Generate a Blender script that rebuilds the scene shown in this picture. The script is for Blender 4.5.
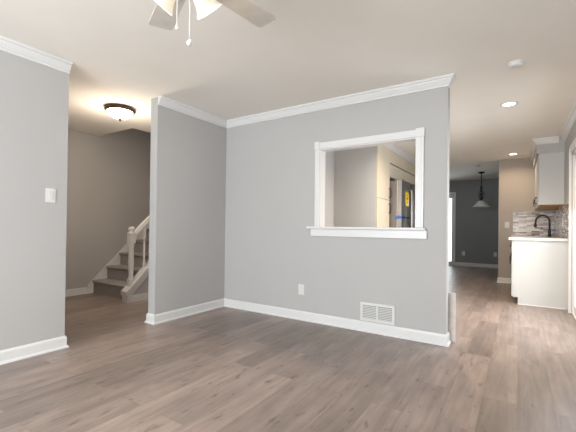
import bpy, bmesh, math, random
from math import pi, sin, cos, radians
from mathutils import Vector, Matrix

for o in list(bpy.data.objects):
    bpy.data.objects.remove(o)
S = bpy.context.scene
C = S.collection
random.seed(4)

# ------------------------------------------------------------------ camera
cam = bpy.data.cameras.new('camera')
camo = bpy.data.objects.new('camera', cam)
C.objects.link(camo)
R_ = Vector((0.837420, 0.546427, 0.012081)); U_ = Vector((-0.005720, -0.013341, 0.999895)); F_ = Vector((-0.546530, 0.837401, 0.008046))
m = Matrix((R_, U_, -F_)).transposed().to_4x4()
m.translation = Vector((0, 0, 1.0583))
camo.matrix_world = m
cam.sensor_width = 36.0
cam.lens = 353.545 * 36.0 / 576.0
cam.shift_y = (223.841 - 216.0) / 576.0
cam.clip_start = 0.05
S.camera = camo

# ------------------------------------------------------------------ world, daylight, exposure
S.view_settings.view_transform = 'Standard'
S.view_settings.look = 'None'
S.view_settings.exposure = 0.56
S.view_settings.gamma = 1.0
S.view_settings.use_curve_mapping = False
W = bpy.data.worlds.new('World')
S.world = W
W.use_nodes = True
W.node_tree.nodes['Background'].inputs[0].default_value = (0.86, 0.93, 1.0, 1)
W.node_tree.nodes['Background'].inputs[1].default_value = 1.6


def area(name, loc, look, sx, sy, power, col):
    d = bpy.data.lights.new(name, 'AREA')
    d.shape = 'RECTANGLE'
    d.size = sx
    d.size_y = sy
    d.energy = power
    d.color = col
    o = bpy.data.objects.new(name, d)
    C.objects.link(o)
    o.location = loc
    o.rotation_euler = (Vector(look) - Vector(loc)).to_track_quat('-Z', 'Y').to_euler()
    return o


DAY = (0.935, 0.95, 1.0)
# daylight just outside the real window and glass doors
area('daylight_living_window', (-1.35, -2.45, 1.35), (-1.35, 0, 1.35), 2.9, 1.9, 205, DAY)
area('daylight_sliding_door', (0.80, 4.75, 1.05), (-1, 4.75, -0.45), 1.75, 1.95, 36, DAY)
area('daylight_dining_door', (-2.5, 11.5, 1.05), (-2.5, 9, 0.9), 1.7, 1.95, 10, DAY)

WARM = (1.0, 0.78, 0.54)
WARM2 = (1.0, 0.86, 0.70)

# ------------------------------------------------------------------ mesh helpers


class MB:
    """collects shapes into one bmesh"""

    def __init__(self):
        self.b = bmesh.new()
        self.smooth = []

    def box(self, x0, x1, y0, y1, z0, z1, bevel=0.0):
        r = bmesh.ops.create_cube(self.b, size=1.0)
        vs = r['verts']
        for v in vs:
            v.co = Vector(((x0 + x1) / 2 + v.co.x * (x1 - x0), (y0 + y1) / 2 + v.co.y * (y1 - y0), (z0 + z1) / 2 + v.co.z * (z1 - z0)))
        if bevel > 0:
            es = list({e for v in vs for e in v.link_edges})
            bmesh.ops.bevel(self.b, geom=es, offset=bevel, segments=2, affect='EDGES', profile=0.5)
        return self

    def lathe(self, prof, origin=(0, 0, 0), axis=(0, 0, 1), n=32):
        """prof: list of (radius, height) along axis"""
        q = Vector((0, 0, 1)).rotation_difference(Vector(axis).normalized())
        o = Vector(origin)
        rings = []
        for r, z in prof:
            if r < 1e-6:
                rings.append([self.b.verts.new(o + q @ Vector((0, 0, z)))])
            else:
                rings.append([self.b.verts.new(o + q @ Vector((r * cos(2 * pi * k / n), r * sin(2 * pi * k / n), z))) for k in range(n)])
        for a, c in zip(rings, rings[1:]):
            for k in range(n):
                k2 = (k + 1) % n
                if len(a) == 1 and len(c) == 1:
                    continue
                if len(a) == 1:
                    f = [a[0], c[k], c[k2]]
                elif len(c) == 1:
                    f = [a[k], a[k2], c[0]]
                else:
                    f = [a[k], a[k2], c[k2], c[k]]
                fc = self.b.faces.new(f)
                fc.smooth = True
        return self

    def tube(self, pts, rad, n=12, cap=True):
        pts = [Vector(p) for p in pts]
        rads = rad if isinstance(rad, (list, tuple)) else [rad] * len(pts)
        t0 = (pts[1] - pts[0]).normalized()
        nrm = t0.orthogonal().normalized()
        rings = []
        prev = t0
        for i, p in enumerate(pts):
            if i == 0:
                t = t0
            elif i == len(pts) - 1:
                t = (pts[-1] - pts[-2]).normalized()
            else:
                t = ((pts[i + 1] - p).normalized() + (p - pts[i - 1]).normalized()).normalized()
            nrm = (prev.rotation_difference(t) @ nrm)
            nrm = (nrm - t * nrm.dot(t)).normalized()
            prev = t
            bn = t.cross(nrm)
            rings.append([self.b.verts.new(p + (nrm * cos(2 * pi * k / n) + bn * sin(2 * pi * k / n)) * rads[i]) for k in range(n)])
        for a, c in zip(rings, rings[1:]):
            for k in range(n):
                k2 = (k + 1) % n
                fc = self.b.faces.new([a[k], a[k2], c[k2], c[k]])
                fc.smooth = True
        if cap:
            self.b.faces.new(rings[0][::-1])
            self.b.faces.new(rings[-1])
        return self

    def prism(self, poly, vec):
        """poly: 3-D points of a planar outline, extruded by vec"""
        a = [self.b.verts.new(Vector(p)) for p in poly]
        c = [self.b.verts.new(Vector(p) + Vector(vec)) for p in poly]
        n = len(a)
        self.b.faces.new(a[::-1])
        self.b.faces.new(c)
        for k in range(n):
            k2 = (k + 1) % n
            self.b.faces.new([a[k], a[k2], c[k2], c[k]])
        return self

    def sweep(self, prof, path):
        """mitred sweep in plan. path: list of (x,y); prof: list of (offset to the right of travel, z)"""
        P = [Vector((a, b_)) for a, b_ in path]
        rings = []
        for i, p in enumerate(P):
            def nr(u):
                return Vector((u.y, -u.x))
            if i == 0:
                mt = nr((P[1] - P[0]).normalized())
            elif i == len(P) - 1:
                mt = nr((P[-1] - P[-2]).normalized())
            else:
                n1 = nr((p - P[i - 1]).normalized())
                n2 = nr((P[i + 1] - p).normalized())
                mt = (n1 + n2)
                mt = mt / max(0.2, (mt.dot(n1)))
            rings.append([self.b.verts.new((p.x + mt.x * o, p.y + mt.y * o, z)) for o, z in prof])
        n = len(prof)
        for a, c in zip(rings, rings[1:]):
            for k in range(n):
                k2 = (k + 1) % n
                self.b.faces.new([a[k], a[k2], c[k2], c[k]])
        self.b.faces.new(rings[0][::-1])
        self.b.faces.new(rings[-1])
        return self

    def build(self, name, material, parent=None):
        bmesh.ops.recalc_face_normals(self.b, faces=self.b.faces[:])
        me = bpy.data.meshes.new(name)
        self.b.to_mesh(me)
        self.b.free()
        me.materials.append(material)
        o = bpy.data.objects.new(name, me)
        C.objects.link(o)
        if parent is not None:
            o.parent = parent
            o.matrix_parent_inverse = Matrix.Translation(-parent.location) if parent.type == 'EMPTY' else Matrix.Identity(4)
        return o


def thing(name, label, cat, loc, group=None):
    o = bpy.data.objects.new(name, None)
    C.objects.link(o)
    o.location = loc
    o.empty_display_size = 0.05
    o['label'] = label
    o['category'] = cat
    if group:
        o['group'] = group
    return o


def tag(o, label, cat, group=None):
    o['label'] = label
    o['category'] = cat
    if group:
        o['group'] = group
    return o


def struct(o):
    o['kind'] = 'structure'
    return o


# ------------------------------------------------------------------ materials


def mat(name, col, rough=0.5, metal=0.0, bump=0.0, bscale=200.0, var=0.0, vscale=3.0, emit=None, estr=0.0, spec=0.5):
    M = bpy.data.materials.new(name)
    M.use_nodes = True
    nt = M.node_tree
    B = nt.nodes['Principled BSDF']
    B.inputs['Base Color'].default_value = (*col, 1)
    B.inputs['Roughness'].default_value = rough
    B.inputs['Metallic'].default_value = metal
    B.inputs['Specular IOR Level'].default_value = spec
    tc = nt.nodes.new('ShaderNodeTexCoord')
    if var > 0:
        nz = nt.nodes.new('ShaderNodeTexNoise')
        nz.inputs['Scale'].default_value = vscale
        nz.inputs['Detail'].default_value = 4
        nt.links.new(tc.outputs['Object'], nz.inputs['Vector'])
        rp = nt.nodes.new('ShaderNodeValToRGB')
        rp.color_ramp.elements[0].position = 0.3
        rp.color_ramp.elements[1].position = 0.7
        rp.color_ramp.elements[0].color = (*[c * (1 - var) for c in col], 1)
        rp.color_ramp.elements[1].color = (*[min(1, c * (1 + var)) for c in col], 1)
        nt.links.new(nz.outputs['Fac'], rp.inputs['Fac'])
        nt.links.new(rp.outputs['Color'], B.inputs['Base Color'])
    if bump > 0:
        nb = nt.nodes.new('ShaderNodeTexNoise')
        nb.inputs['Scale'].default_value = bscale
        nb.inputs['Detail'].default_value = 3
        nt.links.new(tc.outputs['Object'], nb.inputs['Vector'])
        bp_ = nt.nodes.new('ShaderNodeBump')
        bp_.inputs['Strength'].default_value = bump
        bp_.inputs['Distance'].default_value = 0.002
        nt.links.new(nb.outputs['Fac'], bp_.inputs['Height'])
        nt.links.new(bp_.outputs['Normal'], B.inputs['Normal'])
    if emit:
        B.inputs['Emission Color'].default_value = (*emit, 1)
        B.inputs['Emission Strength'].default_value = estr
    return M


M_wall = mat('grey_wall_paint', (0.49, 0.478, 0.472), 0.75, bump=0.06, bscale=320, var=0.012, vscale=1.5)
M_ceil = mat('ceiling_paint', (0.885, 0.845, 0.785), 0.9, bump=0.05, bscale=260, var=0.01)
M_trim = mat('white_trim_paint', (0.755, 0.75, 0.745), 0.35, var=0.01)
M_white = mat('white_plastic', (0.74, 0.73, 0.71), 0.35, var=0.01)
M_cab = mat('white_cabinet_paint', (0.565, 0.565, 0.55), 0.4, var=0.012)
M_bronze = mat('oil_rubbed_bronze', (0.10, 0.055, 0.03), 0.35, 0.6, var=0.15, vscale=20)
M_black = mat('matt_black_metal', (0.010, 0.009, 0.009), 0.45, 0.0, var=0.1, vscale=20)
M_steel = mat('stainless_steel', (0.34, 0.33, 0.325), 0.28, 0.85, var=0.04, vscale=30)
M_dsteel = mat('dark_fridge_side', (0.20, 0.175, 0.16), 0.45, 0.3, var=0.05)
M_dark = mat('dark_void', (0.03, 0.03, 0.03), 0.7, var=0.1)
M_gasket = mat('pale_fridge_gasket', (0.62, 0.58, 0.52), 0.5, var=0.03)
M_counter = mat('pale_quartz', (0.78, 0.77, 0.74), 0.22, var=0.04, vscale=25)
M_wood = mat('unfinished_plywood', (0.42, 0.25, 0.12), 0.6, var=0.12, vscale=9)
M_carpet = mat('grey_brown_carpet', (0.40, 0.365, 0.355), 0.98, bump=0.9, bscale=260, var=0.22, vscale=70, spec=0.1)
M_bowl = mat('lit_frosted_bowl', (0.9, 0.88, 0.82), 0.35, var=0.01, emit=(1.0, 0.84, 0.66), estr=22.0)
M_shade = mat('lit_frosted_glass', (0.86, 0.78, 0.68), 0.3, var=0.01, emit=(1.0, 0.80, 0.58), estr=0.22)
M_bulb = mat('lit_bulb', (0.9, 0.9, 0.9), 0.3, var=0.01, emit=(1.0, 0.93, 0.82), estr=2.5)
M_lens = mat('lit_downlight_lens', (0.9, 0.9, 0.9), 0.3, var=0.01, emit=(1.0, 0.92, 0.78), estr=6.0)
M_blade = mat('whitewashed_fan_blade', (0.66, 0.63, 0.58), 0.45, var=0.05, vscale=14)
M_alab = mat('alabaster_glass', (0.72, 0.71, 0.68), 0.3, var=0.05, vscale=12)
M_yel = mat('yellow_paper', (0.85, 0.60, 0.02), 0.6, var=0.03)
M_paper = mat('white_paper', (0.85, 0.84, 0.8), 0.6, var=0.02)
M_blue = mat('blue_film_tape', (0.05, 0.12, 0.36), 0.35, var=0.1)
M_gloss = mat('grey_louver', (0.70, 0.70, 0.69), 0.45, var=0.01)
M_duct = mat('grey_duct', (0.30, 0.30, 0.30), 0.6, var=0.02)
M_cab_warm = mat('warm_lit_cabinet_paint', (0.66, 0.59, 0.475), 0.4, var=0.012)  # white cabinets with the kitchen's warm lamplight put into the colour
M_beige = mat('beige_wall_paint', (0.475, 0.424, 0.380), 0.75, bump=0.06, bscale=320, var=0.012, vscale=1.5)
M_wall_dim = mat('dimmed_grey_wall_paint', (0.265, 0.275, 0.275), 0.75, bump=0.06, bscale=320, var=0.012, vscale=1.5)  # grey wall paint with the dining room's dim light darkened into the colour
M_board = mat('pale_mottled_board', (0.66, 0.61, 0.58), 0.7, var=0.08, vscale=18)


def brick_mat(name, order, width, height, mortar, ramp, mortarcol, rough, grain=None, offset=0.5, gloss_var=0.0, bump=0.15):
    M = bpy.data.materials.new(name)
    M.use_nodes = True
    nt = M.node_tree
    L = nt.links.new
    B = nt.nodes['Principled BSDF']
    tc = nt.nodes.new('ShaderNodeTexCoord')
    sp = nt.nodes.new('ShaderNodeSeparateXYZ')
    cb = nt.nodes.new('ShaderNodeCombineXYZ')
    L(tc.outputs['Object'], sp.inputs[0])
    L(sp.outputs[order[0]], cb.inputs[0])
    L(sp.outputs[order[1]], cb.inputs[1])
    bt = nt.nodes.new('ShaderNodeTexBrick')
    bt.offset = offset
    bt.offset_frequency = 2
    bt.inputs['Scale'].default_value = 1.0
    bt.inputs['Brick Width'].default_value = width
    bt.inputs['Row Height'].default_value = height
    bt.inputs['Mortar Size'].default_value = mortar
    bt.inputs['Mortar Smooth'].default_value = 0.1
    bt.inputs['Bias'].default_value = 0.0
    bt.inputs['Color1'].default_value = (0, 0, 0, 1)
    bt.inputs['Color2'].default_value = (1, 1, 1, 1)
    bt.inputs['Mortar'].default_value = (0.5, 0.5, 0.5, 1)
    L(cb.outputs[0], bt.inputs['Vector'])
    rp = nt.nodes.new('ShaderNodeValToRGB')
    cr = rp.color_ramp
    cr.interpolation = 'LINEAR' if grain else 'CONSTANT'
    while len(cr.elements) < len(ramp):
        cr.elements.new(0.5)
    for e, (p_, c_) in zip(cr.elements, ramp):
        e.position = p_
        e.color = (*c_, 1)
    L(bt.outputs['Color'], rp.inputs['Fac'])
    col = rp.outputs['Color']
    if grain:
        mp = nt.nodes.new('ShaderNodeMapping')
        mp.inputs['Scale'].default_value = grain
        addv = nt.nodes.new('ShaderNodeVectorMath')
        addv.operation = 'MULTIPLY_ADD'
        addv.inputs[1].default_value = (7.3, 3.1, 5.7)
        L(bt.outputs['Color'], addv.inputs[0])
        L(tc.outputs['Object'], addv.inputs[2])
        L(addv.outputs[0], mp.inputs['Vector'])
        nz = nt.nodes.new('ShaderNodeTexNoise')
        nz.inputs['Scale'].default_value = 1.0
        nz.inputs['Detail'].default_value = 6
        nz.inputs['Roughness'].default_value = 0.62
        nz.inputs['Distortion'].default_value = 0.6
        L(mp.outputs[0], nz.inputs['Vector'])
        r2 = nt.nodes.new('ShaderNodeValToRGB')
        r2.color_ramp.elements[0].position = 0.28
        r2.color_ramp.elements[1].position = 0.72
        r2.color_ramp.elements[0].color = (0.66, 0.64, 0.63, 1)
        r2.color_ramp.elements[1].color = (1.22, 1.22, 1.22, 1)
        L(nz.outputs['Fac'], r2.inputs['Fac'])
        mx = nt.nodes.new('ShaderNodeMix')
        mx.data_type = 'RGBA'
        mx.blend_type = 'MULTIPLY'
        mx.inputs[0].default_value = 0.72
        L(col, mx.inputs[6])
        L(r2.outputs['Color'], mx.inputs[7])
        # broad cloudy patches inside the boards
        n2 = nt.nodes.new('ShaderNodeTexNoise')
        n2.inputs['Scale'].default_value = 1.0
        n2.inputs['Detail'].default_value = 3
        mp2 = nt.nodes.new('ShaderNodeMapping')
        mp2.inputs['Scale'].default_value = (9, 2.6, 4)
        L(addv.outputs[0], mp2.inputs['Vector'])
        L(mp2.outputs[0], n2.inputs['Vector'])
        r3 = nt.nodes.new('ShaderNodeValToRGB')
        r3.color_ramp.elements[0].position = 0.35
        r3.color_ramp.elements[1].position = 0.68
        r3.color_ramp.elements[0].color = (0.82, 0.83, 0.84, 1)
        r3.color_ramp.elements[1].color = (1.08, 1.07, 1.06, 1)
        L(n2.outputs['Fac'], r3.inputs['Fac'])
        mx3 = nt.nodes.new('ShaderNodeMix')
        mx3.data_type = 'RGBA'
        mx3.blend_type = 'MULTIPLY'
        mx3.inputs[0].default_value = 1.0
        L(mx.outputs[2], mx3.inputs[6])
        L(r3.outputs['Color'], mx3.inputs[7])
        # small dark knots and streaks
        n4 = nt.nodes.new('ShaderNodeTexNoise')
        n4.inputs['Scale'].default_value = 1.0
        n4.inputs['Detail'].default_value = 2
        mp4 = nt.nodes.new('ShaderNodeMapping')
        mp4.inputs['Scale'].default_value = (26, 8, 4)
        L(addv.outputs[0], mp4.inputs['Vector'])
        L(mp4.outputs[0], n4.inputs['Vector'])
        r4 = nt.nodes.new('ShaderNodeValToRGB')
        r4.color_ramp.elements[0].position = 0.62
        r4.color_ramp.elements[1].position = 0.78
        r4.color_ramp.elements[0].color = (1, 1, 1, 1)
        r4.color_ramp.elements[1].color = (0.55, 0.53, 0.52, 1)
        L(n4.outputs['Fac'], r4.inputs['Fac'])
        mx4 = nt.nodes.new('ShaderNodeMix')
        mx4.data_type = 'RGBA'
        mx4.blend_type = 'MULTIPLY'
        mx4.inputs[0].default_value = 1.0
        L(mx3.outputs[2], mx4.inputs[6])
        L(r4.outputs['Color'], mx4.inputs[7])
        col = mx4.outputs[2]
    m2 = nt.nodes.new('ShaderNodeMix')
    m2.data_type = 'RGBA'
    L(bt.outputs['Fac'], m2.inputs[0])
    L(col, m2.inputs[6])
    m2.inputs[7].default_value = (*mortarcol, 1)
    L(m2.outputs[2], B.inputs['Base Color'])
    B.inputs['Roughness'].default_value = rough
    bp_ = nt.nodes.new('ShaderNodeBump')
    bp_.invert = True
    bp_.inputs['Strength'].default_value = bump
    bp_.inputs['Distance'].default_value = 0.001
    L(bt.outputs['Fac'], bp_.inputs['Height'])
    L(bp_.outputs['Normal'], B.inputs['Normal'])
    return M


M_floor = brick_mat('grey_brown_laminate', ('Y', 'X'), 1.28, 0.185, 0.0011,
                    [(0.0, (0.245, 0.195, 0.170)), (0.35, (0.288, 0.229, 0.200)), (0.7, (0.326, 0.258, 0.226)), (1.0, (0.385, 0.301, 0.262))],
                    (0.19, 0.15, 0.13), 0.34, grain=(24, 1.5, 6), offset=0.37)
RAMP = [(0.0, (0.50, 0.44, 0.41)), (0.2, (0.28, 0.22, 0.19)), (0.38, (0.72, 0.69, 0.67)), (0.52, (0.09, 0.075, 0.08)), (0.66, (0.42, 0.32, 0.28)), (0.82, (0.66, 0.63, 0.62))]
M_tile_y = brick_mat('strip_mosaic_end', ('X', 'Z'), 0.13, 0.024, 0.0014, RAMP, (0.55, 0.52, 0.50), 0.2, offset=0.43)
M_tile_x = brick_mat('strip_mosaic_side', ('Y', 'Z'), 0.13, 0.024, 0.0014, RAMP, (0.55, 0.52, 0.50), 0.2, offset=0.43)


def glass_mat():
    M = bpy.data.materials.new('clear_window_glass')
    M.use_nodes = True
    nt = M.node_tree
    for n in list(nt.nodes):
        nt.nodes.remove(n)
    out = nt.nodes.new('ShaderNodeOutputMaterial')
    mx = nt.nodes.new('ShaderNodeMixShader')
    tr = nt.nodes.new('ShaderNodeBsdfTransparent')
    tr.inputs[0].default_value = (0.96, 0.98, 0.97, 1)
    gl = nt.nodes.new('ShaderNodeBsdfGlossy')
    gl.inputs['Roughness'].default_value = 0.02
    fr = nt.nodes.new('ShaderNodeFresnel')
    fr.inputs[0].default_value = 1.15
    nt.links.new(fr.outputs[0], mx.inputs[0])
    nt.links.new(tr.outputs[0], mx.inputs[1])
    nt.links.new(gl.outputs[0], mx.inputs[2])
    nt.links.new(mx.outputs[0], out.inputs[0])
    return M


M_glass = glass_mat()

# ------------------------------------------------------------------ the setting
XL = -3.257          # face of the left wall
T = 0.115            # partition thickness
YP = 3.470           # face of the wall with the pass-through
XE = -0.546          # free end of that wall
XR = 0.562           # right wall
YB = -2.2            # back wall (behind the camera)
H = 2.44
XH = -5.52           # far wall of the stair hall
YD = 11.15           # far wall of the dining room
YK = 8.20            # end wall of the kitchen run

struct(MB().box(-5.7, 0.75, YB - .15, YD + .15, -0.06, 0).build('floor', M_floor))
struct(MB().box(-4.63, 0.75, YB - .15, YD + .15, H, H + .26).box(-5.7, -4.63, YB - .15, 3.0, H, H + .26).build('ceiling', M_ceil))

struct(MB().box(XL - T, XL, YB, 1.505, 0, H).build('wall_left', M_wall))
struct(MB().box(XL - T, XL, 2.402, YP + T, 0, H).build('wall_left_return', M_wall))
# wall with the pass-through opening
PX0, PX1, PZ0, PZ1 = -1.857, -0.812, 1.045, 1.925
struct(MB().box(XL, PX0, YP, YP + T, 0, H).box(PX1, XE, YP, YP + T, 0, H)
       .box(PX0, PX1, YP, YP + T, 0, PZ0).box(PX0, PX1, YP, YP + T, PZ1, H).build('wall_front', M_wall))
# right wall with the sliding door opening
DY0, DY1, DZ = 3.74, 5.74, 2.04
struct(MB().box(XR, XR + .13, YB, DY0, 0, H).box(XR, XR + .13, DY1, YD, 0, H).box(XR, XR + .13, DY0, DY1, DZ, H).build('wall_right', M_wall))
# back wall with the big window
WX0, WX1, WZ0, WZ1 = -2.65, -0.05, 0.45, 2.15
struct(MB().box(-5.7, WX0, YB - .13, YB, 0, H).box(WX1, XR + .13, YB - .13, YB, 0, H)
       .box(WX0, WX1, YB - .13, YB, 0, WZ0).box(WX0, WX1, YB - .13, YB, WZ1, H).build('wall_back', M_wall))
struct(MB().box(XH - .13, XH, YB, 5.5, 0, 4.9).build('wall_hall', M_wall))
struct(MB().box(-4.41, XL - T, 4.30, 4.42, 0, H).build('wall_hall_end', M_wall))
struct(MB().box(-4.52, -4.40, 4.30, 5.4, 0, H).build('wall_stair_side', M_wall))
struct(MB().box(XH, -4.40, 5.38, 5.5, 0, 4.9).box(-4.63, -4.51, 3.0, 5.38, H + .26, 4.9).box(XH, -4.51, 2.88, 3.0, H + .26, 4.9)
       .build('wall_stair_upper', M_wall))
struct(MB().box(XH - .13, -4.51, 2.88, 5.5, 4.9, 5.0).build('ceiling_stairwell', M_ceil))
# kitchen and dining walls
struct(MB().box(-2.60, -2.48, YP + T, 8.32, 0, H).build('wall_kitchen_left', M_wall))
struct(MB().box(-3.72, -1.75, 8.32, 8.44, 0, H).build('wall_kitchen_back', M_wall))
struct(MB().box(-0.338, XR, YK, YK + T, 0, H).build('wall_kitchen_end', M_beige))
struct(MB().box(-3.72, -3.60, 8.44, YD, 0, H).build('wall_dining_left', M_wall_dim))
QX0, QX1 = -3.35, -1.56
struct(MB().box(-3.72, QX0, YD, YD + .13, 0, H).box(QX1, XR + .13, YD, YD + .13, 0, H).box(QX0, QX1, YD, YD + .13, 2.04, H).build('wall_dining_far', M_wall_dim))

# crown moulding: (offset from wall, z)
CR = [(0.0, H - .088), (0.013, H - .088), (0.016, H - .080), (0.012, H - .072), (0.018, H - .068), (0.028, H - .052), (0.040, H - .032), (0.042, H - .023), (0.054, H - .019), (0.058, H - .012), (0.058, H), (0.0, H)]
BASE = [(0.0, 0.0), (0.026, 0.0), (0.025, 0.010), (0.018, 0.018), (0.013, 0.019), (0.013, 0.082), (0.010, 0.092), (0.005, 0.100), (0.0, 0.101)]
struct(MB().sweep(CR, [(XL, YB), (XL, 1.505)]).build('trim_1', M_trim))
struct(MB().sweep(CR, [(XL, 2.402), (XL, YP), (XE, YP), (XE, YP + .055)]).build('trim_2', M_trim))
struct(MB().sweep(CR, [(XR, 6.57), (XR, YB)]).build('trim_3', M_trim))
struct(MB().sweep(CR, [(XR, YB), (XL, YB)]).build('trim_4', M_trim))
struct(MB().sweep(BASE, [(XL, YB), (XL, 1.505), (XL - T, 1.505), (XL - T, YB)]).build('baseboard_left', M_trim))
struct(MB().sweep(BASE, [(XL - T, 4.30), (XL - T, 2.402), (XL, 2.402), (XL, YP), (XE, YP), (XE, YP + T), (-1.0, YP + T)]).build('baseboard_front', M_trim))
struct(MB().sweep(BASE, [(XH, YB), (XH, 2.86)]).build('baseboard_hall', M_trim))
struct(MB().sweep(BASE, [(QX1 + .036, YD), (XR, YD)]).build('baseboard_dining', M_trim))
struct(MB().sweep(BASE, [(-0.338, YK + T), (-0.338, YK), (-0.02, YK)]).sweep(BASE, [(0.10, YK + T), (-0.338, YK + T)]).build('baseboard_kitchen', M_trim))
struct(MB().sweep(BASE, [(XR, DY0 - .09), (XR, YB)]).build('baseboard_right', M_trim))
struct(MB().sweep(BASE, [(XR, YB), (XL, YB)]).build('baseboard_back', M_trim))

# soffit over the wall cabinets on the right, with its crown
SX, SY = 0.222, 6.57
struct(MB().box(SX, XR, SY, YK, 2.215, H).build('trim_5', M_wall))
struct(MB().sweep([(-a, z) for a, z in CR], [(XR - .072, SY), (SX, SY), (SX, YK)]).build('trim_6', M_trim))

# pass-through casing
CW = 0.070
j = struct(MB().box(PX0, PX0 + .014, YP, YP + T, PZ0 + .016, PZ1 - .014).box(PX1 - .014, PX1, YP, YP + T, PZ0 + .016, PZ1 - .014)
           .box(PX0, PX1, YP, YP + T, PZ1 - .014, PZ1).build('trim_7', M_trim))
f_ = MB()
for xa, xb in ((-1.904, PX0 + .004), (PX1 - .004, PX1 - .004 + CW)):
    f_.box(xa, xb, YP - .020, YP, PZ0 + .018, PZ1 - .004, .004)
    f_.box(xa + .022, xb - .022, YP - .024, YP - .018, PZ0 + .02, PZ1 - .006, .002)
    f_.box(xa - .005, xb + .005, YP - .028, YP, PZ1 - .006, PZ1 + CW + .008, .004)      # corner block
f_.box(PX0 + .004, PX1 - .004, YP - .020, YP, PZ1 - .004, PZ1 + CW - .004, .004)
f_.box(PX0 + .012, PX1 - .012, YP - .024, YP - .018, PZ1 + .018, PZ1 + CW - .026, .002)
struct(f_.build('trim_8', M_trim))
struct(MB().box(PX0 - CW - .060, PX1 + CW + .022, YP - .055, YP, PZ0 - .006, PZ0 + .018, .006)
       .box(PX0, PX1, YP, YP + T + .03, PZ0, PZ0 + .018)
       .box(PX0 - CW - .020, PX1 + CW + .03, YP - .026, YP, PZ0 - .088, PZ0 - .006, .006).build('trim_9', M_trim))

# sliding glass door on the right wall
d1 = struct(MB().box(XR + .01, XR + .11, DY0, DY0 + .035, .0, DZ).box(XR + .01, XR + .11, DY1 - .035, DY1, 0, DZ)
            .box(XR + .01, XR + .11, DY0, DY1, DZ - .035, DZ).box(XR + .005, XR + .11, DY0, DY1, 0.0, .018).build('door_1', M_trim))
ym = (DY0 + DY1) / 2
for k, (a, b_, xo) in enumerate(((DY0 + .035, ym + .03, .065), (ym - .03, DY1 - .035, .025))):
    s = .06
    fr = MB().box(XR + xo, XR + xo + .035, a, a + s, .02, DZ - .035).box(XR + xo, XR + xo + .035, b_ - s, b_, .02, DZ - .035)
    fr.box(XR + xo, XR + xo + .035, a + s, b_ - s, .02, .11).box(XR + xo, XR + xo + .035, a + s, b_ - s, DZ - .095, DZ - .035)
    fo = fr.build('door_sash', M_trim, d1)
    MB().box(XR + xo + .014, XR + xo + .020, a + s - .005, b_ - s + .005, .105, DZ - .09).build('glass_pane', M_glass, fo)
cs = MB()
for a, b_, z0, z1 in ((DY1, DY1 + .085, 0, DZ + .085), (DY0 - .085, DY0, 0, DZ + .085), (DY0, DY1, DZ, DZ + .085)):
    cs.box(XR - .018, XR, a, b_, z0, z1, .004)
    if z0 == 0:
        cs.box(XR - .026, XR - .016, a + .004, a + .030, 0, DZ + .06, .004)
    else:
        cs.box(XR - .026, XR - .016, a, b_, z0 + .05, z0 + .08, .004)
struct(cs.build('trim_10', M_trim))

# glass door of the dining room
d2 = struct(MB().box(QX0, QX0 + .035, YD + .01, YD + .11, 0, 2.04).box(QX1 - .035, QX1, YD + .01, YD + .11, 0, 2.04)
            .box(QX0, QX1, YD + .01, YD + .11, 2.005, 2.04).box(QX0, QX1, YD + .005, YD + .11, 0, .018).build('door_2', M_trim))
xm = (QX0 + QX1) / 2
for a, b_, yo in ((QX0 + .035, xm + .03, .065), (xm - .03, QX1 - .035, .025)):
    s = .03
    fo = MB().box(a, a + s, YD + yo, YD + yo + .035, .02, 2.005).box(b_ - s, b_, YD + yo, YD + yo + .035, .02, 2.005) \
        .box(a + s, b_ - s, YD + yo, YD + yo + .035, .02, .11).box(a + s, b_ - s, YD + yo, YD + yo + .035, 1.945, 2.005).build('door_sash', M_trim, d2)
    MB().box(a + s - .005, b_ - s + .005, YD + yo + .014, YD + yo + .02, .105, 1.95).build('glass_pane', M_glass, fo)
struct(MB().box(QX1, QX1 + .036, YD - .018, YD, 0, 2.11, .004).box(QX0 - .07, QX0, YD - .018, YD, 0, 2.11, .004)
       .box(QX0, QX1, YD - .018, YD, 2.04, 2.11, .004).build('trim_11', M_trim))

# window behind the camera
w1 = MB().box(WX0, WX0 + .05, YB - .10, YB - .04, WZ0, WZ1).box(WX1 - .05, WX1, YB - .10, YB - .04, WZ0, WZ1) \
    .box(WX0, WX1, YB - .10, YB - .04, WZ0, WZ0 + .05).box(WX0, WX1, YB - .10, YB - .04, WZ1 - .05, WZ1)
for xx in (WX0 + (WX1 - WX0) / 3, WX0 + 2 * (WX1 - WX0) / 3):
    w1.box(xx - .03, xx + .03, YB - .10, YB - .04, WZ0 + .05, WZ1 - .05)
w1 = struct(w1.build('window_1', M_trim))
MB().box(WX0 + .04, WX1 - .04, YB - .073, YB - .067, WZ0 + .04, WZ1 - .04).build('glass_pane', M_glass, w1)
struct(MB().box(WX0 - .08, WX0, YB, YB + .018, WZ0 - .08, WZ1 + .08).box(WX1, WX1 + .08, YB, YB + .018, WZ0 - .08, WZ1 + .08)
       .box(WX0, WX1, YB, YB + .018, WZ1, WZ1 + .08).box(WX0, WX1, YB, YB + .03, WZ0 - .08, WZ0).build('trim_12', M_trim))

# kitchen tile splashback (on the end wall and on the right wall)
struct(MB().box(-0.095, XR, YK - .010, YK, .945, 1.40).build('trim_13', M_tile_y))
struct(MB().box(XR - .010, XR, 6.0, YK - .010, .945, 1.43).build('trim_14', M_tile_x))

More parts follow.
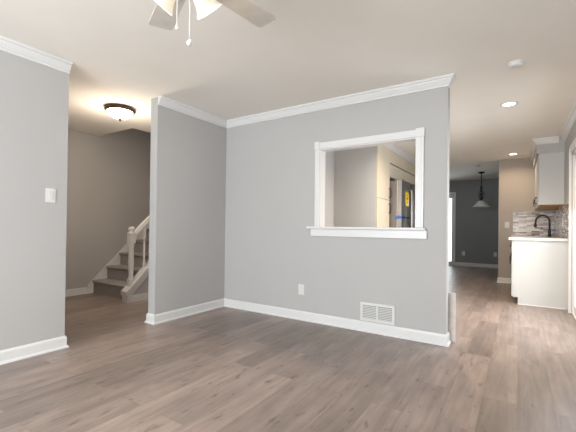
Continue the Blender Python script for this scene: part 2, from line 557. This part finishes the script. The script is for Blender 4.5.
# ------------------------------------------------------------------ staircase
st = thing('staircase', 'carpeted staircase with white newel post and railing, climbing beyond the hall opening', 'staircase', (-4.95, 2.93, 0))
RISE, RUN, N = 0.200, 0.215, 10
SY0 = 2.945
SXa, SXb = XH + .026, -4.52
prof = [(SY0, 0.0)]
for k in range(N):
    y = SY0 + RUN * k
    z = RISE * (k + 1)
    # rounded carpet nosing
    prof += [(y, z - .045), (y - .018, z - .035), (y - .026, z - .018), (y - .020, z - .004), (y - .004, z)]
    prof += [(y + RUN, z)]
prof += [(SY0 + RUN * N, 0.0)]
MB().prism([(SXa, y, z) for y, z in prof], (SXb - SXa, 0, 0)).build('carpeted_steps', M_carpet, st)
sl = RISE / RUN


def sk(y, off):
    return (y - SY0) * sl + off


y0, y1 = 2.86, SY0 + RUN * N
MB().prism([(XH + .002, y0, 0), (XH + .002, y1, 0), (XH + .002, y1, sk(y1, .27)), (XH + .002, y0 + .07, sk(y0 + .07, .27) - .06), (XH + .002, y0, .13)][::1], (.024, 0, 0)).build('skirt_board', M_trim, st)
# low wall under the open side, white facing with sloping cap
KX0, KX1 = -4.52, -4.42
ke = 4.28
MB().prism([(KX0, 2.86, 0), (KX0, ke, 0), (KX0, ke, sk(ke, .24)), (KX0, 2.86, sk(2.86, .24))], (KX1 - KX0, 0, 0)).build('side_panel', M_wall, st)
MB().prism([(KX0 - .012, 2.80, .10), (KX0 - .012, ke, sk(ke, .215)), (KX0 - .012, ke, sk(ke, .27)), (KX0 - .012, 2.80, .155)], (KX1 - KX0 + .034, 0, 0)) \
    .prism([(KX1, 2.845, .07), (KX1, ke, sk(ke, .155)), (KX1, ke, sk(ke, .22)), (KX1, 2.845, .14)], (.014, 0, 0)) \
    .build('stringer_cap', M_trim, st)
MB().box(KX0 - .006, KX1 + .016, 2.815, 2.86, 0, .125, .003).box(KX1, KX1 + .016, 2.86, ke, 0, .095, .003).build('base_trim', M_trim, st)
NX = -4.47
NY = 2.905
nb = sk(NY, .25)
nw = MB().box(NX - .039, NX + .039, NY - .039, NY + .039, nb - .06, nb + .10, .004)
nw.lathe([(.039, nb + .098), (.037, nb + .115), (.031, nb + .12), (.038, nb + .135), (.028, nb + .15), (.036, nb + .24), (.040, nb + .34), (.033, nb + .47), (.030, nb + .52), (.040, nb + .570), (.036, nb + .585), (.044, nb + .596)], (NX, NY, 0), n=24)
nw.box(NX - .041, NX + .041, NY - .041, NY + .041, nb + .592, nb + .725, .004)
nw = nw.build('newel_post', M_trim, st)
MB().lathe([(.046, nb + .723), (.052, nb + .732), (.050, nb + .742), (.030, nb + .748), (.026, nb + .758), (.040, nb + .775), (.042, nb + .792), (.030, nb + .812), (0, nb + .820)], (NX, NY, 0), n=24).build('newel_cap', M_trim, nw)
ra = NY + .04
rb = 4.28
rz = lambda y: sk(y, .25) + .685
MB().prism([(NX - .03, ra, rz(ra) - .03), (NX - .022, ra, rz(ra) + .035), (NX + .022, ra, rz(ra) + .035), (NX + .03, ra, rz(ra) - .03)], (0, rb - ra, (rb - ra) * sl)) \
    .prism([(NX - .018, ra, rz(ra) - .06), (NX - .018, ra, rz(ra) - .028), (NX + .018, ra, rz(ra) - .028), (NX + .018, ra, rz(ra) - .06)], (0, rb - ra, (rb - ra) * sl)).build('handrail', M_trim, st)
y = NY + .20
while y < 4.2:
    b0 = sk(y, .26)
    t0 = rz(y) - .05
    MB().box(NX - .016, NX + .016, y - .016, y + .016, b0 - .02, b0 + .12, .002) \
        .lathe([(.015, b0 + .118), (.018, b0 + .13), (.011, b0 + .15), (.016, b0 + .22), (.013, b0 + .36), (.011, b0 + .44), (.016, b0 + .46), (.015, b0 + .47)], (NX, y, 0), n=14) \
        .box(NX - .016, NX + .016, y - .016, y + .016, b0 + .468, t0 + .03, .002).build('baluster', M_trim, st)
    y += .135

# ------------------------------------------------------------------ ceiling fan
FX, FY = -1.203, 1.010
fan = thing('ceiling_fan', 'white ceiling fan with lit bell glass shades and pull chains, cut by the top edge', 'ceiling fan', (FX, FY, H))
MB().lathe([(0, H), (.075, H), (.078, H - .015), (.060, H - .050), (.030, H - .062), (0, H - .062)], (FX, FY, 0)).build('canopy', M_white, fan)
MB().lathe([(0, H - .055), (.014, H - .055), (.014, H - .115), (0, H - .115)], (FX, FY, 0), n=16).build('downrod', M_white, fan)
MB().lathe([(0, 2.335), (.05, 2.335), (.095, 2.315), (.115, 2.28), (.118, 2.22), (.105, 2.185), (.07, 2.165), (.055, 2.16), (0, 2.16)], (FX, FY, 0)).build('motor_housing', M_white, fan)
hub = MB().lathe([(0, 2.195), (.05, 2.195), (.062, 2.18), (.066, 2.155), (.055, 2.13), (.03, 2.115), (.012, 2.11), (0, 2.105)], (FX, FY, 0)).build('light_kit_hub', M_white, fan)
BZ = 2.150
for k in range(5):
    a = radians(82 + 72 * k)
    u = Vector((cos(a), sin(a), 0))
    w = Vector((-sin(a), cos(a), 0))
    o3 = Vector((FX, FY, BZ))
    tl = radians(-2)
    wv = w * cos(tl) + Vector((0, 0, 1)) * sin(tl)
    nv = u.cross(wv)
    out = []
    R0, R1 = .16, .512
    for s_, hw in ((R0, .050), (R0 + .02, .056), (.30, .058), (R1 - .025, .064), (R1 - .006, .060), (R1, .052)):
        out.append((s_, hw))
    poly = [o3 + u * s_ + wv * hw for s_, hw in out] + [o3 + u * s_ - wv * hw for s_, hw in reversed(out)]
    bl = MB().prism([p_ - nv * .003 for p_ in poly], nv * .006).build('fan_blade', M_blade, fan)
    pl = [(.085, .014), (.13, .012), (.165, .034), (.215, .030), (.235, .006)]
    pg = [o3 + u * s_ + wv * hw - nv * .0075 for s_, hw in pl] + [o3 + u * s_ - wv * hw - nv * .0075 for s_, hw in reversed(pl)]
    MB().prism(pg, nv * .0045).build('blade_iron', M_white, bl)
vd = Vector((-FX * -1, FY, 0)).normalized()       # from the camera towards the fan
base_ang = math.atan2(FY, FX)
for k in range(3):
    a = base_ang + radians(176 + 120 * k)
    h_ = Vector((cos(a), sin(a), 0))
    ax = (h_ * sin(radians(42)) - Vector((0, 0, 1)) * cos(radians(42))).normalized()
    o3 = Vector((FX, FY, 2.150)) + h_ * .008
    arm = MB().lathe([(.018, -.01), (.020, .02), (.026, .03), (.026, .05), (.020, .058), (0, .058)], o3, ax, 20).build('lamp_arm', M_white, fan)
    og = o3 + ax * .045
    pr_ = [(.024, 0), (.030, .012), (.035, .035), (.038, .060), (.043, .085), (.053, .108), (.064, .124)]
    inner = [(r - .003, z) for r, z in reversed(pr_)]
    shd = MB().lathe(pr_ + [(.0655, .127), (.063, .127)] + inner, og, ax, 32).build('lamp_shade', M_shade, fan)
    MB().lathe([(0, .012), (.012, .014), (.016, .03), (.023, .055), (.024, .07), (.016, .088), (0, .094)], og, ax, 20).build('bulb', M_bulb, shd)
    ld = bpy.data.lights.new('fan_bulb_light', 'POINT')
    ld.energy = 1.2
    ld.color = WARM2
    ld.shadow_soft_size = .04
    lo = bpy.data.objects.new('fan_bulb_light', ld)
    C.objects.link(lo)
    lo.location = og + ax * .116
    lo.parent = fan
    lo.matrix_parent_inverse = Matrix.Translation(-fan.location)


def chain(x, y, z0, z1, rk):
    mb = MB().tube([(x, y, z0), (x, y, z1)], .0016, 8)
    z = z0 - .01
    while z > z1:
        mb.lathe([(0, z + .003), (.0026, z), (0, z - .003)], (x, y, 0), n=8)
        z -= .009
    c_ = mb.build('pull_chain', M_white, fan)
    MB().lathe([(0, z1 + .004), (rk * .5, z1), (rk, z1 - rk), (rk * .8, z1 - 1.8 * rk), (0, z1 - 2.2 * rk)], (x, y, 0), n=16).build('pull_knob', M_white, c_)


# ------------------------------------------------------------------ ceiling fixtures
HL = (-3.965, 2.405)
ld = bpy.data.lights.new('hall_lamp', 'POINT')
ld.energy = 14
ld.color = WARM2
ld.shadow_soft_size = .10
lo = bpy.data.objects.new('hall_lamp', ld)
C.objects.link(lo)
lo.location = (*HL, H - .46)
hl = thing('flush_ceiling_light', 'bronze rimmed flush light with glowing white glass bowl on the hall ceiling', 'ceiling light', (*HL, H))
MB().lathe([(0, H), (.150, H), (.166, H - .012), (.170, H - .030), (.160, H - .044), (.148, H - .048), (.140, H - .040), (0, H - .040)], (*HL, 0), n=40).build('rim', M_bronze, hl)
MB().lathe([(.136, H - .042), (.134, H - .054), (.120, H - .080), (.090, H - .104), (.050, H - .119), (.012, H - .124), (0, H - .124)], (*HL, 0), n=40).build('glass_bowl', M_bowl, hl)
MB().lathe([(0, H - .120), (.016, H - .123), (.019, H - .130), (.008, H - .137), (.014, H - .147), (.008, H - .158), (0, H - .160)], (*HL, 0), n=16).build('finial', M_bronze, hl)


def downlight(x, y, label, power):
    t = thing('recessed_light', label, 'ceiling light', (x, y, H), 'recessed ceiling lights')
    MB().lathe([(.058, H), (.058, H - .003), (.074, H - .009), (.088, H - .006), (.092, H)], (x, y, 0), n=36).build('trim_ring', M_white, t)
    MB().lathe([(.060, H - .001), (.050, H - .004), (0, H - .005)], (x, y, 0), n=36).build('lens', M_lens, t)
    ld = bpy.data.lights.new('downlight_lamp', 'AREA')
    ld.shape = 'DISK'
    ld.size = .10
    ld.energy = power
    ld.color = WARM
    ld.spread = radians(150)
    lo = bpy.data.objects.new('downlight_lamp', ld)
    C.objects.link(lo)
    lo.location = (x, y, H - .012)
    lo.parent = t
    lo.matrix_parent_inverse = Matrix.Translation(-t.location)
    return t


downlight(-.097, 4.58, 'larger, nearer lit recessed light in the ceiling beyond the wall end', 9)
downlight(-.095, 7.66, 'smaller, farther lit recessed light in the ceiling close to the white wall cabinet', 4.2)
downlight(-.95, 4.80, 'unseen added recessed light in the kitchen ceiling between the pass-through and the corridor', 17)  # out-of-view light added to warm the kitchen and the pantry

sd = thing('smoke_detector', 'round white smoke detector on the ceiling, nearest the camera', 'smoke detector', (-.027, 3.47, H), 'ceiling smoke detectors')
MB().lathe([(0, H), (.062, H), (.064, H - .006), (.060, H - .012), (0, H - .012)], (-.027, 3.47, 0), n=36).build('base_plate', M_white, sd)
MB().lathe([(.054, H - .010), (.052, H - .026), (.044, H - .034), (.020, H - .037), (.018, H - .034), (0, H - .034)], (-.027, 3.47, 0), n=36).build('cover', M_white, sd)
sd2 = thing('smoke_detector', 'tiny white smoke detector on the grey dining ceiling before the pendant', 'smoke detector', (-.755, 8.62, H), 'ceiling smoke detectors')
MB().lathe([(0, H), (.060, H), (.060, H - .012), (0, H - .012)], (-.755, 8.62, 0), n=28).build('base_plate', M_white, sd2)
MB().lathe([(.052, H - .010), (.050, H - .028), (.030, H - .036), (0, H - .036)], (-.755, 8.62, 0), n=28).build('cover', M_white, sd2)

# ------------------------------------------------------------------ pendant in the dining room
PXc, PYc = -.765, 9.72
pd = thing('pendant_lamp', 'black scrolled pendant lamp with pale bell shade hanging in the dining room', 'pendant light', (PXc, PYc, H))
MB().lathe([(0, H), (.070, H), (.074, H - .012), (.050, H - .032), (.014, H - .045), (0, H - .045)], (PXc, PYc, 0), n=28).build('canopy', M_black, pd)
MB().tube([(PXc, PYc, H - .04), (PXc, PYc, 1.74)], .011, 12) \
    .lathe([(0, 2.10), (.022, 2.09), (.022, 2.06), (.012, 2.04)], (PXc, PYc, 0), n=16) \
    .lathe([(.012, 1.93), (.030, 1.91), (.030, 1.88), (.012, 1.86)], (PXc, PYc, 0), n=16) \
    .lathe([(.010, 1.80), (.034, 1.785), (.045, 1.745), (.030, 1.735), (0, 1.735)], (PXc, PYc, 0), n=20).build('stem', M_black, pd)
for k in range(4):
    a = radians(33 + 90 * k)
    pts = []
    for i in range(25):
        t = i / 24
        z = 1.80 + t * .28
        r = .012 + .085 * sin(pi * t) * (0.55 + 0.45 * cos(2 * pi * (t - .25)))
        pts.append((PXc + cos(a) * r, PYc + sin(a) * r, z))
    for i in range(10):
        t = i / 9 * 1.4 * pi
        rr = .024 * (1 - i / 14)
        pts.insert(0, (PXc + cos(a) * (.045 + rr * sin(t)), PYc + sin(a) * (.045 + rr * sin(t)), 1.80 + .024 - rr * cos(t)))
    MB().tube(pts, .006, 8).build('scroll', M_black, pd)
pr_ = [(.040, 1.745), (.060, 1.735), (.095, 1.70), (.130, 1.655), (.165, 1.615), (.185, 1.600)]
MB().lathe(pr_ + [(.185, 1.596), (.180, 1.598)] + [(r - .005, z - .004) for r, z in reversed(pr_[:-1])], (PXc, PYc, 0), n=36).build('bell_shade', M_alab, pd)

# ------------------------------------------------------------------ switches, outlets, vent


def plate(name, label, cat, c, axis, w=.074, h=.118, kind='switch', group=None):
    """c: centre on the wall surface; axis: outward normal '+x', '-x' or '-y'"""
    t = thing(name, label, cat, c, group)
    cx, cy, cz = c

    def bx(mb, u0, u1, v0, v1, d0, d1, bv=0):
        if axis == '+x':
            mb.box(cx + d0, cx + d1, cy + u0, cy + u1, cz + v0, cz + v1, bv)
        elif axis == '-x':
            mb.box(cx - d1, cx - d0, cy + u0, cy + u1, cz + v0, cz + v1, bv)
        else:
            mb.box(cx + u0, cx + u1, cy - d1, cy - d0, cz + v0, cz + v1, bv)
        return mb
    bx(MB(), -w / 2, w / 2, -h / 2, h / 2, 0, .006, .002).build('cover_plate', M_white, t)
    if kind == 'switch':
        bx(MB(), -.017, .017, -.034, .034, .005, .0095, .002).build('rocker', M_gloss, t)
    else:
        for dz in (-.022, .022):
            s = bx(MB(), -.017, .017, dz - .016, dz + .016, .005, .008, .002).build('socket', M_white, t)
            sl_ = MB()
            for du in (-.007, .007):
                bx(sl_, du - .0012, du + .0012, dz - .004, dz + .006, .0075, .0084)
            sl_.build('slots', M_duct, s)
    return t


plate('light_switch', 'white rocker light switch plate on the left grey wall', 'light switch', (XL, 1.378, 1.293), '+x', kind='switch', group='wall light switches')
plate('light_switch', 'pale light switch plate on the beige kitchen wall beside the tile splashback', 'light switch', (-.194, YK, 1.144), '-y', kind='switch', group='wall light switches')
plate('power_outlet', 'white power outlet low on the grey wall under the pass-through', 'outlet', (-2.072, YP, .344), '-y', kind='outlet', group='wall outlets')
plate('power_outlet', 'left small outlet on the dark dining room wall, nearer the glass door', 'outlet', (-1.31, YD, .36), '-y', kind='outlet', group='wall outlets')
plate('power_outlet', 'right small outlet on the dark dining room wall, beside the kitchen wall edge', 'outlet', (-.53, YD, .37), '-y', kind='outlet', group='wall outlets')
plate('power_outlet', 'pale outlet plate on the tiled right wall behind the black faucet', 'outlet', (XR - .010, 6.62, 1.17), '-x', kind='outlet', group='wall outlets')

vx0, vx1, vz0, vz1 = -1.359, -1.005, .109, .296
vt = thing('wall_vent', 'white louvered air vent low on the grey wall above the baseboard', 'vent', ((vx0 + vx1) / 2, YP, vz0))
b_ = .026
MB().box(vx0, vx1, YP - .012, YP, vz0, vz0 + b_, .003).box(vx0, vx1, YP - .012, YP, vz1 - b_, vz1, .003) \
    .box(vx0, vx0 + b_, YP - .012, YP, vz0 + b_, vz1 - b_, .003).box(vx1 - b_, vx1, YP - .012, YP, vz0 + b_, vz1 - b_, .003).build('frame', M_white, vt)
vm = (vx0 + vx1) / 2
MB().box(vm - .009, vm + .009, YP - .012, YP - .001, vz0 + b_, vz1 - b_, .002).build('divider', M_white, vt)
MB().box(vx0 + b_, vx1 - b_, YP - .0015, YP, vz0 + b_, vz1 - b_).build('duct_backing', M_duct, vt)
for a, c_ in ((vx0 + b_, vm - .009), (vm + .009, vx1 - b_)):
    mb = MB()
    z = vz0 + b_ + .002
    while z < vz1 - b_ - .008:
        mb.prism([(a, YP - .010, z), (a, YP - .002, z + .0065), (a, YP - .002, z + .0085), (a, YP - .010, z + .002)], (c_ - a, 0, 0))
        z += .0165
    mb.build('louver_bank', M_white, vt)

# ------------------------------------------------------------------ kitchen, seen through the pass-through
KF = -1.77           # cabinet fronts
KB = -2.478
pc = thing('pantry_cabinet', 'tall warm-tinted pantry cabinet seen through the pass-through, left of the fridge', 'cabinet', (-2.1, 5.45, 0))
MB().box(KB, KF - .022, 5.14, 5.74, .10, 2.352).box(KB, KF - .09, 5.16, 5.74, 0, .10).build('body', M_cab, pc)
for z0, z1, hz0, hz1 in ((1.515, 2.345, 1.55, 1.70), (.11, 1.505, 1.30, 1.45)):
    dr = MB().box(KF - .022, KF, 5.143, 5.737, z0, z1, .002)
    dr = dr.build('door', M_cab_warm, pc)
    MB().tube([(KF - .002, 5.70, hz0), (KF + .026, 5.70, hz0 + .006), (KF + .032, 5.70, hz0 + .03), (KF + .032, 5.70, hz1 - .03), (KF + .026, 5.70, hz1 - .006), (KF - .002, 5.70, hz1)], .008, 10).build('handle', M_black, dr)

fr = thing('refrigerator', 'stainless steel refrigerator with yellow tag and blue tape, seen through the pass-through', 'refrigerator', (-2.0, 6.23, 0))
MB().box(KB + .02, -1.665, 5.785, 6.665, .02, 1.835, .006).box(KB + .06, -1.70, 5.80, 6.65, 0, .03).build('body', M_dsteel, fr)
for ya, yb, hy in ((5.785, 6.222, 6.185), (6.228, 6.665, 6.265)):
    d_ = MB().box(-1.655, -1.585, ya, yb, .74, 1.85, .010).build('door', M_steel, fr)
    MB().box(-1.667, -1.653, ya + .008, yb - .008, .75, 1.84).build('gasket', M_gasket, d_)
    MB().tube([(-1.588, hy, .90), (-1.54, hy, .91), (-1.53, hy, .95), (-1.53, hy, 1.66), (-1.54, hy, 1.70), (-1.588, hy, 1.71)], .011, 12).build('handle', M_steel, d_)
d_ = MB().box(-1.655, -1.585, 5.785, 6.665, .06, .73, .010).build('drawer', M_steel, fr)
MB().box(-1.667, -1.653, 5.79, 6.66, .07, .72).build('gasket', M_gasket, d_)
MB().tube([(-1.588, 5.90, .63), (-1.54, 5.91, .63), (-1.53, 5.95, .63), (-1.53, 6.50, .63), (-1.54, 6.54, .63), (-1.588, 6.55, .63)], .011, 12).build('handle', M_steel, d_)
tg = MB().box(-1.584, -1.582, 6.02, 6.215, 1.43, 1.66).build('energy_tag', M_yel, fr)
MB().box(-1.582, -1.581, 6.15, 6.215, 1.43, 1.545).build('white_corner', M_paper, tg)
MB().box(-1.582, -1.581, 6.07, 6.12, 1.60, 1.63).box(-1.582, -1.581, 6.065, 6.13, 1.535, 1.585).box(-1.582, -1.581, 6.085, 6.115, 1.475, 1.515).build('black_print', M_dark, tg)
MB().box(-1.690, -1.583, 5.782, 5.7845, 1.205, 1.26).box(-1.5845, -1.582, 5.782, 5.95, 1.205, 1.26).build('blue_tape', M_blue, fr)
MB().box(-1.5835, -1.578, 5.79, 6.30, 1.222, 1.245).build('black_strap', M_black, fr)

oc = thing('wall_cabinet', 'warm-tinted cabinet panel above the refrigerator, under the dark gap line', 'cabinet', (-2.1, 6.2, 1.9))
MB().box(KB, KF - .05, 5.762, 6.70, 1.90, 2.130).build('body', M_cab, oc)
for a, c_ in ((5.765, 6.228), (6.234, 6.697)):
    dr = MB().box(KF - .05, KF - .03, a, c_, 1.905, 2.125, .002).build('door', M_cab_warm, oc)
struct(MB().box(KB, KF - .03, 5.745, YK + .12, 2.146, H).box(KB, KF - .075, 5.14, 5.745, 2.354, H).build('trim_15', M_cab_warm))
tc2 = thing('pantry_cabinet', 'tall warm-tinted cabinet just right of the refrigerator, mostly hidden by the casing', 'cabinet', (-2.1, 7.1, 0))
MB().box(KB, KF - .052, 6.715, 7.55, .10, 2.13).box(KB, KF - .09, 6.715, 7.55, 0, .10).build('body', M_cab, tc2)
for z0, z1 in ((1.515, 2.125), (.11, 1.505)):
    dr = MB().box(KF - .05, KF - .03, 6.72, 7.545, z0, z1, .002).build('door', M_cab_warm, tc2)
    MB().tube([(KF - .032, 6.77, z0 + .10), (KF, 6.77, z0 + .11), (KF, 6.77, z0 + .22), (KF - .032, 6.77, z0 + .23)], .006, 10).build('handle', M_black, dr)
CRK = [(-a, z) for a, z in CR]
struct(MB().sweep(CR, [(KF - .03, 5.14), (KF - .03, YK + .12)]).build('trim_16', M_trim))

# ------------------------------------------------------------------ kitchen run on the right
bc = thing('base_cabinet', 'white sink base cabinet run standing against the right wall', 'cabinet', (.25, 7.0, 0))
MB().prism([(-.062, 5.98, .10), (-.062, 5.98, .905), (XR - .002, 5.98, .905), (XR - .002, 5.98, 0), (-.005, 5.98, 0), (-.005, 5.98, .10)], (0, .02, 0)).build('end_panel', M_cab, bc)
MB().box(-.062, XR - .002, 6.0, YK - .002, .10, .905).build('body', M_cab, bc)
MB().box(-.005, XR - .002, 6.0, YK - .002, 0, .10).build('toe_kick', M_cab, bc)
MB().box(-.005, XR - .03, 5.972, 5.981, 0, .012).build('shoe_strip', M_trim, bc)
for i, (a, c_) in enumerate(((5.985, 6.50), (6.505, 6.95), (6.955, 7.40), (7.405, YK - .012))):
    dr = MB().box(-.082, -.062, a, c_, .11, .72, .002).build('door', M_cab, bc)
    MB().tube([(-.080, c_ - .05, .52), (-.110, c_ - .05, .53), (-.110, c_ - .05, .64), (-.080, c_ - .05, .65)], .006, 10).build('handle', M_black, dr)
    dw = MB().box(-.082, -.062, a, c_, .725, .90, .002).build('drawer', M_cab, bc)
    MB().lathe([(.005, 0), (.005, .014), (.012, .020), (.011, .027), (0, .030)], (-.082, (a + c_) / 2, .81), (-1, 0, 0), 16).build('knob', M_black, dw)
tag(MB().box(-.120, XR - .012, 5.955, YK - .012, .907, .943, .004).build('countertop', M_counter), 'pale stone countertop on the white base cabinet below the faucet', 'countertop')

fa = thing('kitchen_faucet', 'black gooseneck kitchen faucet standing on the pale countertop', 'faucet', (.43, 7.3, .944))
fz = .944
MB().lathe([(0, fz), (.030, fz), (.030, fz + .008), (.024, fz + .014), (.021, fz + .05), (.021, fz + .11), (.016, fz + .125), (0, fz + .125)], (.43, 7.3, 0), n=24).build('base', M_black, fa)
pts = [(.43, 7.3, fz + .12), (.43, 7.3, fz + .25)]
for i in range(1, 17):
    a = pi * i / 16 * .97
    pts.append((.43 - .095 + .095 * cos(a), 7.3, fz + .25 + .105 * sin(a)))
pts.append((.236, 7.3, fz + .215))
MB().tube(pts, .015, 14).build('spout', M_black, fa)
MB().lathe([(.016, 0), (.019, -.012), (.022, -.055), (.019, -.062), (0, -.062)], (.2355, 7.3, fz + .218), n=18).build('spray_head', M_black, fa)
MB().tube([(.43, 7.282, fz + .085), (.43, 7.262, fz + .09), (.432, 7.245, fz + .13), (.434, 7.235, fz + .17)], [.009, .008, .006, .005], 10).build('lever', M_black, fa)

uc = thing('wall_cabinet', 'white wall cabinet hanging over the sink counter at the right', 'cabinet', (.4, 7.4, 1.42))
UX = .268
UZ0, UZ1 = 1.435, 2.213
MB().box(UX, XR - .002, 6.575, YK - .002, UZ0 + .004, UZ1).build('body', M_cab, uc)
MB().box(UX + .004, XR - .004, 6.58, YK - .004, UZ0 - .002, UZ0 + .006).build('underside', M_wood, uc)
for i, (a, c_) in enumerate(((6.577, 7.115), (7.12, 7.655), (7.66, YK - .005))):
    dr = MB().box(UX - .020, UX, a, c_, UZ0, UZ1 - .003, .002).build('door', M_cab, uc)
    hy = c_ - .04 if i == 0 else a + .04
    MB().tube([(UX - .018, hy, UZ0 + .04), (UX - .042, hy, UZ0 + .045), (UX - .050, hy, UZ0 + .065), (UX - .050, hy, UZ0 + .125), (UX - .042, hy, UZ0 + .145), (UX - .018, hy, UZ0 + .15)], .006, 10).build('handle', M_black, dr)

# narrow pale board behind the free end of the wall
tag(MB().box(-.60, -.490, YP + T + .03, YP + T + .045, 0.0, .455, .002).build('board', M_board), 'narrow pale board standing on the floor behind the grey wall end', 'board')

chain(-1.144, .990, 2.14, 1.823, .011)
chain(-1.234, .999, 2.14, 1.912, .007)
